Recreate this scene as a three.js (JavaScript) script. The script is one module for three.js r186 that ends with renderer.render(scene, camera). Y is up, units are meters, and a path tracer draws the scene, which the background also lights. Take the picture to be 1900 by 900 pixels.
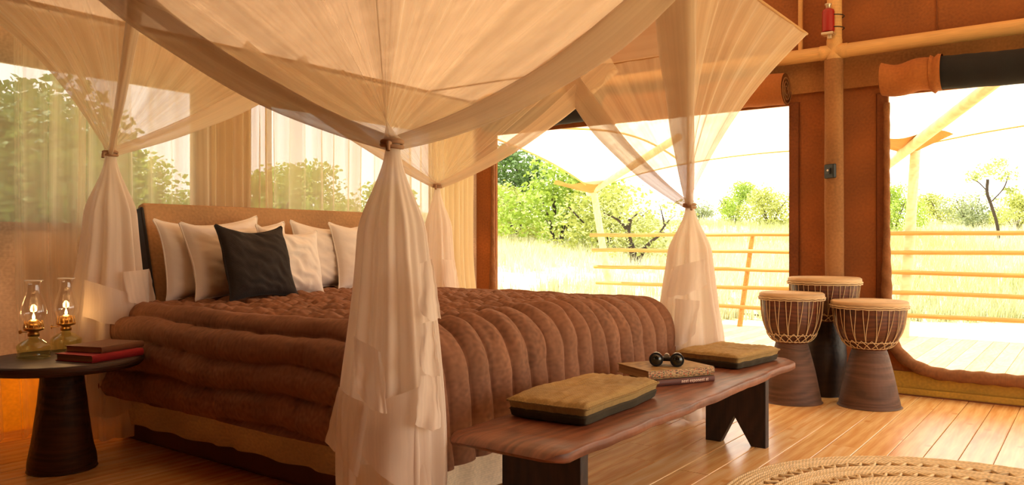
import * as THREE from 'three';
import { mergeGeometries, mergeVertices, toCreasedNormals } from 'three/addons/utils/BufferGeometryUtils.js';
import { RoundedBoxGeometry } from 'three/addons/geometries/RoundedBoxGeometry.js';
import { ImprovedNoise } from 'three/addons/math/ImprovedNoise.js';

// ------------------------------------------------------------ camera, sky, sun, exposure
const scene = new THREE.Scene();
const YAW = 36.436 * Math.PI / 180;                       // the view turned from the room's long axis
const camera = new THREE.PerspectiveCamera(33.9, 1900 / 900, 0.05, 500);
camera.position.set(0, 1.1, 0);
camera.lookAt(Math.cos(YAW) * 10, 1.1, -Math.sin(YAW) * 10);
scene.add(camera);
const renderer = new THREE.WebGLRenderer({ antialias: true });
renderer.toneMapping = THREE.LinearToneMapping;
renderer.toneMappingExposure = 1.38;
renderer.shadowMap.enabled = true;
const SKY_TOP = [1.5, 1.45, 1.38], SKY_LOW = [3.1, 2.75, 2.35];
{
  const w = 64, h = 64, d = new Float32Array(w * h * 4);
  for (let j = 0; j < h; j++) for (let i = 0; i < w; i++) {
    const up = Math.sin(((j + 0.5) / h - 0.5) * Math.PI), k = Math.pow(Math.max(0, up), 0.6), o = (j * w + i) * 4;
    for (let c = 0; c < 3; c++) d[o + c] = SKY_LOW[c] * (1 - k) + SKY_TOP[c] * k;
    d[o + 3] = 1;
  }
  const sky = new THREE.DataTexture(d, w, h, THREE.RGBAFormat, THREE.FloatType);
  sky.mapping = THREE.EquirectangularReflectionMapping; sky.magFilter = THREE.LinearFilter; sky.minFilter = THREE.LinearFilter;
  sky.needsUpdate = true;
  scene.background = sky; scene.environment = sky;
}
const sun = new THREE.DirectionalLight(new THREE.Color(1, 0.95, 0.86), 8);
sun.position.set(3 - 3, 17, -1.6 - 6); sun.target.position.set(3, 0, -1.6);
sun.castShadow = true; sun.shadow.radius = 2;
Object.assign(sun.shadow.camera, { left: -14, right: 14, top: 14, bottom: -14, near: 1, far: 45 });
sun.shadow.mapSize.set(2048, 2048);
scene.add(sun, sun.target);

// ------------------------------------------------------------ helpers
let seed = 20240607;
function rnd() { seed = (seed + 0x6D2B79F5) | 0; let t = Math.imul(seed ^ (seed >>> 15), 1 | seed); t = (t + Math.imul(t ^ (t >>> 7), 61 | t)) ^ t; return ((t ^ (t >>> 14)) >>> 0) / 4294967296; }
const rr = (a, b) => a + (b - a) * rnd();
const PERM = new ImprovedNoise();
const noise = (x, y, z = 0.37) => PERM.noise(x + 31.7, y + 17.3, z);
const fbm = (x, y, z = 0.37) => noise(x, y, z) * 0.55 + noise(x * 2.1, y * 2.1, z + 3) * 0.28 + noise(x * 4.3, y * 4.3, z + 7) * 0.17;
const V = (x, y, z) => new THREE.Vector3(x, y, z);
const lerp = (a, b, t) => a + (b - a) * t, clamp = (x, a = 0, b = 1) => Math.min(b, Math.max(a, x));
const smooth = (a, b, x) => { const t = clamp((x - a) / (b - a)); return t * t * (3 - 2 * t); };
const taken = {};
function numbered(n) { const k = taken[n] = (taken[n] ?? -1) + 1; return k ? `${n}_${String(k).padStart(3, '0')}` : n; }
function mesh(name, geo, mat, parent) {
  const m = new THREE.Mesh(geo, mat); m.name = numbered(name); m.castShadow = m.receiveShadow = true;
  if (parent) parent.add(m);
  return m;
}
function thing(name, label, category, pos = [0, 0, 0], turn = 0, group) {
  const o = new THREE.Group(); o.name = numbered(name); o.position.set(...pos); o.rotation.y = turn;
  o.userData = { label, category }; if (group) o.userData.group = group;
  scene.add(o); return o;
}
function struct(name, geo, mat, parent) { const m = mesh(name, geo, mat, parent || scene); if (!parent) m.userData.kind = 'structure'; return m; }
let trims = 0;
const trim = (n, geo, mat) => struct(`trim_${++trims}`, geo, mat);
function copyOf(o, label, pos, turn = 0, scale = 1) {
  const c = o.clone(); c.name = numbered(o.name.replace(/_\d{3}$/, '')); c.position.set(...pos); c.rotation.y = turn;
  if (Array.isArray(scale)) c.scale.set(...scale); else c.scale.setScalar(scale);
  c.userData = { ...o.userData, label }; scene.add(c); return c;
}
// textures
function tex(w, h, fn, srgb = true) {
  const d = new Uint8Array(w * h * 4);
  for (let j = 0; j < h; j++) for (let i = 0; i < w; i++) {
    const c = fn((i + 0.5) / w, (j + 0.5) / h), o = (j * w + i) * 4;
    for (let k = 0; k < 3; k++) d[o + k] = clamp(Array.isArray(c) ? c[k] : c) * 255;
    d[o + 3] = 255;
  }
  const t = new THREE.DataTexture(d, w, h); t.wrapS = t.wrapT = THREE.RepeatWrapping; t.magFilter = THREE.LinearFilter;
  t.minFilter = THREE.LinearMipmapLinearFilter; t.generateMipmaps = true; if (srgb) t.colorSpace = THREE.SRGBColorSpace;
  t.needsUpdate = true; return t;
}
const tileN = (u, v, fx, fy, z = 0) => {                    // noise that repeats over the unit square
  const f = (a, b) => noise(a * fx, b * fy, z), s = smooth(0, 1, u), q = smooth(0, 1, v);
  return (f(u, v) * (1 - s) + f(u - 1, v) * s) * (1 - q) + (f(u, v - 1) * (1 - s) + f(u - 1, v - 1) * s) * q;
};
const hex = (h) => { const c = parseInt(h.slice(1), 16); return [(c >> 16) / 255, ((c >> 8) & 255) / 255, (c & 255) / 255]; };
const mix3 = (a, b, t) => [0, 1, 2].map((k) => lerp(a[k], b[k], t));
function woodTex(lo, hi, z, knots = 0, wavy = 1) {
  const A = hex(lo), B = hex(hi), ks = []; for (let i = 0; i < knots; i++) ks.push([rnd(), rnd()]);
  return tex(512, 512, (u, v) => {
    const warp = tileN(u, v, 3, 6, z) * 0.5 * wavy;
    let g = 0.5 + 0.5 * Math.sin((v * 14 + warp * 5) * Math.PI * 2) * 0.45 + tileN(u, v, 6, 90, z + 2) * 0.45 + tileN(u, v, 2, 5, z + 5) * 0.5;
    for (const [a, b] of ks) { const r = Math.hypot((u - a) * 4, (v - b) * 6); g -= Math.exp(-r * r * 160) * 1.3; }
    return mix3(A, B, clamp(g));
  });
}
const clothBump = tex(256, 256, (u, v) => 0.5 + 0.25 * Math.sin(u * 2 * Math.PI * 64) * Math.sin(v * 2 * Math.PI * 64) + tileN(u, v, 12, 12, 4) * 0.4, false);
const fineBump = tex(256, 256, (u, v) => 0.5 + tileN(u, v, 9, 9, 1) * 0.5 + tileN(u, v, 40, 40, 2) * 0.4, false);
function canvasTex(c, z) { const C = hex(c); return tex(256, 256, (u, v) => { const k = 1 + tileN(u, v, 4, 4, z) * 0.16 + tileN(u, v, 60, 60, z + 1) * 0.12 + 0.03 * Math.sin(v * 600); return C.map((x) => x * k); }); }
const M = {};
const std = (o) => new THREE.MeshStandardMaterial(o), phy = (o) => new THREE.MeshPhysicalMaterial(o);
const DS = THREE.DoubleSide;
const cloth = (c, z, o = {}) => phy({ map: canvasTex(c, z), bumpMap: clothBump, bumpScale: 0.0012, roughness: 0.95, side: DS, ...o });
// uv in metres by the face's main axis; grain runs along u
function boxUV(g, du = 0, dv = 0, rot = false) {
  g = g.index ? g.toNonIndexed() : g; if (!g.attributes.normal) g.computeVertexNormals();
  const p = g.attributes.position, n = g.attributes.normal, uv = new Float32Array(p.count * 2);
  for (let i = 0; i < p.count; i += 3) {
    const ax = [0, 0, 0]; for (let k = 0; k < 3; k++) { ax[0] += Math.abs(n.getX(i + k)); ax[1] += Math.abs(n.getY(i + k)); ax[2] += Math.abs(n.getZ(i + k)); }
    const m = ax.indexOf(Math.max(...ax));
    for (let k = 0; k < 3; k++) {
      const x = p.getX(i + k), y = p.getY(i + k), z = p.getZ(i + k);
      let a = m === 0 ? z : x, b = m === 1 ? z : y; if (rot) [a, b] = [b, a];
      uv[(i + k) * 2] = a + du; uv[(i + k) * 2 + 1] = b + dv;
    }
  }
  g.setAttribute('uv', new THREE.BufferAttribute(uv, 2)); return g;
}
const box = (x0, x1, y0, y1, z0, z1, rot = false) => { const g = new THREE.BoxGeometry(x1 - x0, y1 - y0, z1 - z0); g.translate((x0 + x1) / 2, (y0 + y1) / 2, (z0 + z1) / 2); return boxUV(g, 0, 0, rot); };
const rbox = (w, h, d, r, x = 0, y = 0, z = 0, seg = 2) => { const g = new RoundedBoxGeometry(w, h, d, seg, r); g.translate(x, y, z); return boxUV(g); };
// grid surface: f(u, v) -> Vector3
function surf(nu, nv, f, uw = 1, vw = 1, closed = false) {
  const pos = [], uv = [], idx = [];
  for (let j = 0; j <= nv; j++) for (let i = 0; i <= nu; i++) { const p = f(i / nu, j / nv); pos.push(p.x, p.y, p.z); uv.push(i / nu * uw, j / nv * vw); }
  for (let j = 0; j < nv; j++) for (let i = 0; i < nu; i++) { const a = j * (nu + 1) + i, b = a + 1, c = a + nu + 1, d = c + 1; idx.push(a, c, b, b, c, d); }
  const g = new THREE.BufferGeometry(); g.setAttribute('position', new THREE.Float32BufferAttribute(pos, 3)); g.setAttribute('uv', new THREE.Float32BufferAttribute(uv, 2)); g.setIndex(idx);
  g.computeVertexNormals();
  if (closed) { const n = g.attributes.normal; for (let j = 0; j <= nv; j++) { const a = j * (nu + 1), b = a + nu, m = V(n.getX(a) + n.getX(b), n.getY(a) + n.getY(b), n.getZ(a) + n.getZ(b)).normalize(); n.setXYZ(a, m.x, m.y, m.z); n.setXYZ(b, m.x, m.y, m.z); } }
  return g;
}
const curve = (pts) => new THREE.CatmullRomCurve3(pts.map((p) => (p.isVector3 ? p : V(...p))));
const tube = (pts, r, n = 24, s = 8, closed = false) => { const c = curve(pts); c.closed = closed; return new THREE.TubeGeometry(c, n, r, s, closed); };
const rod = (a, b, r0, r1 = r0, s = 12) => { const d = V(...b).sub(V(...a)), g = new THREE.CylinderGeometry(r1, r0, d.length(), s); g.applyQuaternion(new THREE.Quaternion().setFromUnitVectors(V(0, 1, 0), d.clone().normalize())); const m = V(...a).addScaledVector(d, 0.5); g.translate(m.x, m.y, m.z); return g; };
const lathe = (pts, s = 48) => new THREE.LatheGeometry(pts.map((p) => new THREE.Vector2(Math.max(p[0], 0.0001), p[1])), s);
const smoothProfile = (pts, n = 40) => { const c = new THREE.SplineCurve(pts.map((p) => new THREE.Vector2(...p))); return c.getPoints(n).map((p) => [p.x, p.y]); };
const merged = (list) => mergeGeometries(list.map((g) => { const q = g.index ? g.toNonIndexed() : g; for (const k of Object.keys(q.attributes)) if (!['position', 'normal', 'uv'].includes(k)) q.deleteAttribute(k); return q; }));

// ------------------------------------------------------------ materials of the tent
M.canvasWall = cloth('#9e5f29', 11, { transmission: 0.3, thickness: 0 });
M.canvasOpaque = cloth('#a05f2b', 12);
M.canvasValance = cloth('#a5713f', 13);
M.canvasRoof = phy({ map: canvasTex('#e6c096', 14), roughness: 1, side: DS, transmission: 0.24, thickness: 0 });
M.canvasBack = cloth('#d8bfa8', 15, { transmission: 0.3, thickness: 0 });
M.mud = phy({ map: canvasTex('#b58a2c', 16), roughness: 0.7, side: DS });
M.mudBack = phy({ map: canvasTex('#e0a52e', 17), roughness: 0.9, side: DS, transmission: 0.55, thickness: 0 });
M.pole = std({ map: canvasTex('#d9a869', 18), roughness: 0.55 });
M.sleeve = cloth('#986a40', 19);
M.hem = cloth('#85552f', 20);
M.black = cloth('#1c1a1c', 21);
M.seam = cloth('#7a4522', 22);
M.mesh = phy({ color: 0xb9bda8, roughness: 1, side: DS, transparent: true, opacity: 0.6 });

// ------------------------------------------------------------ floor of single boards
const pineVar = [['#dd9f5c', '#f8d092'], ['#d49352', '#f4c585'], ['#e6ac6a', '#fadaa6'], ['#d99a5a', '#f5c98c']].map(([a, b], i) => std({ map: woodTex(a, b, 30 + i * 5, 7, 0.22), roughness: 0.27, bumpMap: fineBump, bumpScale: 0.0006 }));
function plankGeo(L, W, T = 0.022) {
  const c = 0.0025, s = new THREE.Shape([[-W / 2, -T], [W / 2, -T], [W / 2, -c], [W / 2 - c, 0], [-W / 2 + c, 0], [-W / 2, -c]].map((p) => new THREE.Vector2(...p)));
  const g = new THREE.ExtrudeGeometry(s, { depth: L, bevelEnabled: false }); g.rotateY(Math.PI / 2); return boxUV(g, rr(0, 5), rr(0, 5));
}
const floor = struct('floor', box(-1.6, 6.4, -0.2, -0.021, -5.15, 1.95), std({ color: 0x6b431f, roughness: 0.9 }));
for (let r = 0; r < 42; r++) {
  const z = -5.06 + r * 0.152; let x = -0.9 - rr(0, 1.4);
  while (x < 6.3) { let L = rr(1.9, 3.1); if (x + L > 5.6) L = 6.34 - x; const p = mesh('plank', plankGeo(L - 0.003, 0.149), pineVar[Math.floor(rnd() * 4)], floor); p.position.set(x, rr(-0.0008, 0.0008), z); x += L; }
}
const deckWood = [['#dcc09a', '#f0dcbc'], ['#d4b58c', '#ecd5b0']].map(([a, b], i) => std({ map: woodTex(a, b, 60 + i * 5, 3), roughness: 0.7 }));
const deck = struct('deck_floor', box(6.4, 10.35, -0.2, -0.022, -7.2, 2.6), std({ color: 0x8a6a45, roughness: 0.9 }));
for (let r = 0; r < 64; r++) { const p = mesh('plank', plankGeo(3.93, 0.147), deckWood[r % 2], deck); p.position.set(6.41, rr(-0.001, 0.001), -7.1 + r * 0.152); }

// ------------------------------------------------------------ tent walls
const XR = 6.35, ZB = -5.1, ZF = 1.9, ZM = -1.6, XL = -1.6;
// right wall: corner post, pier between the doors, header, gable, mud strip
function wallShape(pts, holes, depth, rotY, pos) {
  const s = new THREE.Shape(pts.map((p) => new THREE.Vector2(...p)));
  for (const h of holes) s.holes.push(h);
  const g = new THREE.ExtrudeGeometry(s, { depth, bevelEnabled: false, curveSegments: 24 }); g.rotateY(rotY); g.translate(...pos); return boxUV(g);
}
// local x = -z for the right wall (rotY 90deg maps local x to -z)
const doorHole = (z0, z1, y0, y1, r0, r1) => { const p = new THREE.Path(), a = -z1, b = -z0; p.moveTo(a + r1, y0); p.lineTo(b - r0, y0); p.quadraticCurveTo(b, y0, b, y0 + r0 * 1.05 + 0.001); p.lineTo(b, y1); p.lineTo(a, y1); p.lineTo(a, y0 + r1 + 0.001); p.quadraticCurveTo(a, y0, a + r1, y0); return p; };
const D1 = [-4.89, -1.967], D2 = [-1.249, 1.45];
const wallRight = struct('wall_right', wallShape([[-ZF, 0], [-ZB, 0], [-ZB, 2.5], [-ZM, 4.2], [-ZF, 2.5]], [doorHole(D1[0], D1[1], 0.17, 2.18, 0.35, 0.35), doorHole(D2[0], D2[1], 0.17, 2.18, 0.42, 0.42)], 0.03, Math.PI / 2, [XR, 0, 0]), M.canvasWall);
// mud strip and its bottom batten
trim('trim', box(XR - 0.018, XR - 0.002, 0.035, 0.165, ZB + 0.05, ZF), M.mud);
trim('trim', rbox(0.05, 0.05, ZF - ZB - 0.1, 0.012, XR - 0.027, 0.028, (ZF + ZB) / 2), M.mud);
trim('trim', box(XR - 0.06, XR, 0.0005, 0.008, ZB + 0.05, ZF), M.seam);
// valance strip below the beam, edge bindings and seams
trim('trim', surf(160, 6, (u, v) => V(XR - 0.012 - 0.006 * noise(u * 40, v * 2) - 0.012 * v, 2.5 - v * 0.24, lerp(ZB + 0.1, ZF, u)), 7, 0.24), M.canvasValance);
for (const [z0, z1] of [[D1[1], D1[1] + 0.075], [D2[0] - 0.075, D2[0]], [D1[0] - 0.09, D1[0]]]) {
  trim('trim', rbox(0.012, 1.96, z1 - z0, 0.005, XR - 0.012, 1.22, (z0 + z1) / 2), M.seam);
}
trim('trim', rbox(0.05, 2.45, 0.2, 0.01, XR - 0.03, 1.225, ZB + 0.1), M.canvasOpaque);          // corner post at the back
// rolled hem that follows each opening's lower edge
function hemRoll(z0, z1, r, up0, up1) {
  const pts = []; if (up0) pts.push([XR - 0.05, 2.12, z0], [XR - 0.05, 1.3, z0]); pts.push([XR - 0.05, 0.17 + r * 1.1, z0]);
  for (let k = 1; k < 8; k++) { const t = k / 8; pts.push([XR - 0.05, 0.17 + r * (1 - t) * (1 - t), z0 + r * t * t]); }
  pts.push([XR - 0.05, 0.17, z0 + r + 0.25], [XR - 0.05, 0.17, (z0 + z1) / 2], [XR - 0.05, 0.17, z1 - r - 0.1]);
  const c = curve(pts), n = 220, fr = c.computeFrenetFrames(n, false);
  return surf(14, n, (u, v) => {
    const k = Math.round(v * n), p = c.getPointAt(v), a = u * Math.PI * 2, tw = 0.0035 * Math.sin(a * 2 + v * 190) + 0.003 * noise(v * 60, u * 3);
    const rad = (0.043 + tw) * (up0 ? 0.5 + 0.5 * smooth(0.2, 0.42, v) : 1);
    return p.clone().addScaledVector(fr.normals[k], Math.cos(a) * rad).addScaledVector(fr.binormals[k], Math.sin(a) * rad);
  }, 0.2, 4, true);
}
{
  const t = thing('rolled_hem', 'thick brown rolled canvas hem along the curved lower edge of the doorway by the drums', 'hem');
  mesh('hem_roll', hemRoll(D2[0], D2[1], 0.42, true), M.hem, t);
  const t1 = thing('rolled_hem', 'brown rolled canvas hem along the lower edge of the doorway beside the bed', 'hem');
  mesh('hem_roll', hemRoll(D1[0], D1[1], 0.35, true), M.hem, t1);
}
// seams on the pier and the gable
const seamAt = (y0, y1, z, w = 0.008) => trim('trim', rbox(0.006, y1 - y0, w, 0.0025, XR - 0.006, (y0 + y1) / 2, z), M.seam);
seamAt(0.2, 2.2, -1.885, 0.006); seamAt(0.2, 2.2, -1.33, 0.006); seamAt(2.6, 3.6, -0.93);
trim('trim', rod([XR - 0.04, 2.56, -1.87], [XR - 0.04, 3.9, -1.87], 0.018), M.pole);
// back wall with two mesh windows
const W1 = [1.2, 3.14], W2 = [3.62, 5.6], SILL = 1.22, HEAD = 2.14;
struct('wall_back', (() => { const p = (x0, x1) => { const q = new THREE.Path(); q.moveTo(x0, SILL); q.lineTo(x1, SILL); q.lineTo(x1, HEAD); q.lineTo(x0, HEAD); q.lineTo(x0, SILL); return q; };
  return wallShape([[0.7, 0.38], [XR, 0.38], [XR, 2.5], [0.7, 2.5]], [p(...W1), p(...W2)], 0.02, 0, [0, 0, ZB - 0.02]); })(), M.canvasBack);
struct('wall_back_shade_bay', box(XL, 0.7, 0, 2.5, ZB - 0.02, ZB), cloth('#6e4326', 24));  // opaque dark stretch added out of view to cut light from the left
struct('baseboard_back', box(0.7, XR, 0, 0.38, ZB - 0.02, ZB), M.mudBack);
[W1, W2].forEach(([x0, x1], i) => {
  const w = struct(`window_${i + 1}`, merged([box(x0 - 0.03, x1 + 0.03, SILL - 0.05, SILL, ZB - 0.005, ZB + 0.01), box(x0 - 0.03, x1 + 0.03, HEAD, HEAD + 0.04, ZB - 0.005, ZB + 0.01), box(x0 - 0.04, x0, SILL, HEAD, ZB - 0.005, ZB + 0.01), box(x1, x1 + 0.04, SILL, HEAD, ZB - 0.005, ZB + 0.01)]), M.canvasBack);
  mesh('insect_mesh', surf(2, 2, (u, v) => V(lerp(x0, x1, u), lerp(HEAD, SILL, v), ZB - 0.012)), M.mesh, w);
});
// left wall, front wall with a wide opening, roof
struct('wall_left', wallShape([[-ZF, 0], [-ZB, 0], [-ZB, 2.5], [-ZM, 4.2], [-ZF, 2.5]], [], 0.03, Math.PI / 2, [XL - 0.03, 0, 0]), cloth('#6e4326', 23));
struct('wall_front', (() => { const q = new THREE.Path(); q.moveTo(2.0, 0.02); q.lineTo(6.2, 0.02); q.lineTo(6.2, 2.4); q.lineTo(2.0, 2.4); q.lineTo(2.0, 0.02); return wallShape([[XL, 0], [XR, 0], [XR, 2.5], [XL, 2.5]], [q], 0.03, 0, [0, 0, ZF]); })(), M.canvasOpaque);
const OV = 0.5, SL = (4.2 - 2.5) / (ZM - ZB);
const slope = (side, xa, xb) => surf(2, 20, (u, v) => { const z = side < 0 ? lerp(ZM, ZB - OV, v) : lerp(ZM, ZF + OV, v); return V(lerp(xa, xb, u), 4.2 - Math.abs(z - ZM) * SL - 0.06 * Math.sin(v * Math.PI), z); }, 8, 4.5);
struct('ceiling', merged([slope(-1, 1.9, XR + 0.06), slope(1, 1.9, XR + 0.06)]), M.canvasRoof);
struct('ceiling_shade_bay', merged([slope(-1, XL - 0.1, 1.9), slope(1, XL - 0.1, 1.9)]), M.canvasOpaque);   // unseen bay, made opaque to keep the bed's left side dark

// tent poles
{
  const t = thing('tent_frame', 'round tan tent poles: beam over the doorways and upright column between them', 'frame');
  mesh('beam', tube([[6.24, 2.53, ZB + 0.05], [6.24, 2.53, -3], [6.24, 2.53, ZM], [6.24, 2.53, 0], [6.24, 2.53, ZF - 0.05]], 0.052, 40, 16), M.pole, t);
  mesh('column', new THREE.CylinderGeometry(0.053, 0.053, 2.2, 20).translate(6.24, 3.05, ZM), M.pole, t);
  const sl = surf(32, 30, (u, v) => { const a = u * Math.PI * 2, r = 0.066 + 0.004 * Math.sin(a * 3 + v * 4) + 0.003 * noise(u * 6, v * 10); return V(6.24 + Math.cos(a) * r, lerp(2.47, 0.01, v), ZM + Math.sin(a) * r); }, 0.4, 2.4);
  mesh('canvas_sleeve', sl, M.sleeve, t);
  mesh('joint_collar', tube([[6.24, 2.53, ZM - 0.1], [6.24, 2.53, ZM], [6.24, 2.53, ZM + 0.1]], 0.056, 8, 16), M.pole, t);
  mesh('joint_collar', new THREE.CylinderGeometry(0.056, 0.056, 0.18, 20).translate(6.24, 2.53, ZM), M.pole, t);
}
{
  const t = thing('switch_box', 'small square black switch plate on the tan tent column', 'switch', [6.163, 1.63, ZM - 0.01], -0.64);
  mesh('plate', rbox(0.03, 0.105, 0.105, 0.008), std({ color: 0x06070a, roughness: 0.5 }), t);
  mesh('rocker', rbox(0.012, 0.045, 0.045, 0.005, -0.018, 0, 0), std({ color: 0x0c0d10, roughness: 0.35 }), t);
  mesh('indicator', new THREE.SphereGeometry(0.008, 12, 8).translate(-0.026, 0.005, 0.004), std({ color: 0xd8d8d8, roughness: 0.3 }), t);
}
{
  const t = thing('fire_extinguisher', 'small red extinguisher bottle strapped to the upper tent column', 'extinguisher', [6.15, 2.66, ZM - 0.02]);
  mesh('bottle', lathe([[0, 0], [0.038, 0.002], [0.044, 0.01], [0.044, 0.15], [0.04, 0.165], [0.02, 0.178], [0, 0.18]]), std({ color: 0x9c1b12, roughness: 0.35 }), t);
  const met = std({ color: 0xd8c9b0, metalness: 0.8, roughness: 0.35 });
  mesh('top_cap', lathe([[0, 0.176], [0.018, 0.176], [0.018, 0.2], [0.026, 0.203], [0.026, 0.212], [0, 0.214]]), met, t);
  mesh('bottom_bracket', merged([rbox(0.085, 0.02, 0.085, 0.006, 0, -0.012, 0), rbox(0.03, 0.03, 0.03, 0.006, 0, -0.035, 0.01)]), met, t);
  for (const y of [0.035, 0.125]) mesh('strap', new THREE.TorusGeometry(0.075, 0.004, 8, 32).rotateX(Math.PI / 2).translate(0.06, y, 0.02), std({ color: 0x17120f, roughness: 0.6 }), t);
}
// rolled-up door flaps under the header
function rollGeo(z0, z1, r, y, x, z = 0) {
  return surf(28, Math.round((z1 - z0) * 40), (u, v) => { const a = u * Math.PI * 2, k = r * (1 + 0.08 * noise(v * 9 * (z1 - z0), u * 2, z) + 0.05 * Math.sin(a + v * 6)); return V(x + Math.cos(a) * k, y + Math.sin(a) * k - 0.012 * Math.sin(v * Math.PI * 2), lerp(z0, z1, v)); }, 0.8, z1 - z0, true);
}
function rollEnd(r, z, y, x) { const pts = []; for (let i = 0; i <= 60; i++) { const a = i / 60 * Math.PI * 6, k = r * (0.15 + 0.85 * i / 60); pts.push([x + Math.cos(a) * k, y + Math.sin(a) * k, z]); } return tube(pts, 0.006, 120, 5); }
{
  const t = thing('rolled_door_flap', 'rolled-up canvas door flap with black mesh over the doorway beside the drums', 'door flap');
  mesh('canvas_roll', rollGeo(D2[0] - 0.01, -0.93, 0.115, 2.27, 6.2, 1), M.canvasOpaque, t);
  mesh('roll_edge', rollEnd(0.11, D2[0] - 0.012, 2.27, 6.2), M.hem, t);
  mesh('strap', rollGeo(-0.945, -0.875, 0.124, 2.275, 6.2, 2), M.canvasOpaque, t);
  mesh('mesh_roll', rollGeo(-0.9, 1.4, 0.115, 2.27, 6.2, 3), M.black, t);
  const t1 = thing('rolled_door_flap', 'rolled-up canvas door flap with black mesh over the doorway beside the bed', 'door flap');
  mesh('canvas_roll', rollGeo(-3.45, D1[1] + 0.02, 0.12, 2.28, 6.2, 4), M.canvasOpaque, t1);
  mesh('roll_edge', rollEnd(0.115, D1[1] + 0.022, 2.28, 6.2), M.hem, t1);
  mesh('mesh_roll', rollGeo(-4.9, -3.4, 0.1, 2.29, 6.2, 5), M.black, t1);
  mesh('strap', rollGeo(-3.5, -3.42, 0.125, 2.28, 6.2, 6), M.canvasOpaque, t1);
}

// ------------------------------------------------------------ bed
const QT = 0.72;
{
  const bed = thing('bed', 'wide bed with tan leaning headboard, cream valance and brown plinth', 'bed');
  mesh('plinth', rbox(2.12, 0.13, 2.24, 0.03, 3.36, 0.066, -3.34, 3), std({ color: 0x6e4a35, roughness: 0.9, bumpMap: fineBump, bumpScale: 0.002 }), bed);
  // cream cloth that hangs round the base
  const vm = cloth('#e6cfac', 40);
  const per = [[2.3, -4.45], [2.3, -2.19], [4.45, -2.19], [4.45, -4.45]];
  const walk = (u) => { const seg = [2.21, 2.15, 2.21], L = 6.57; let s = u * L, k = 0; while (k < 2 && s > seg[k]) s -= seg[k++]; const t = clamp(s / seg[k]); const a = per[k], b = per[k + 1]; const nx = [-1, 0, 1][k], nz = [0, 1, 0][k]; return [lerp(a[0], b[0], t), lerp(a[1], b[1], t), nx, nz, k]; };
  mesh('valance', surf(300, 14, (u, v) => {
    const [x, z, nx, nz, k] = walk(u), low = k === 1 ? 0.015 : 0.1 + 0.02 * noise(u * 14, 2), w = 0.012 * Math.sin(u * 150 + noise(u * 20, 1) * 5) * v + 0.03 * Math.sin(v * Math.PI) * (k === 1 ? 0.3 : 1) + 0.012;
    return V(x + nx * w, lerp(0.4, low, v), z + nz * w);
  }, 6.5, 0.4), vm, bed);
  mesh('mattress', rbox(2.12, 0.5, 2.26, 0.08, 3.38, 0.43, -3.36, 4), cloth('#d8c4a4', 41), bed);
  const hb = mesh('headboard', rbox(1.96, 1.38, 0.07, 0.02, 3.51, 0.69, 0, 3), cloth('#b48a60', 42), bed);
  hb.position.z = -4.31; hb.rotation.x = -0.26;
  mesh('black_side', rbox(0.02, 1.34, 0.078, 0.008, 2.522, 0.68, 0.0), std({ color: 0x14100d, roughness: 0.7 }), hb);  // near-black strip along the headboard's left side
}
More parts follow.
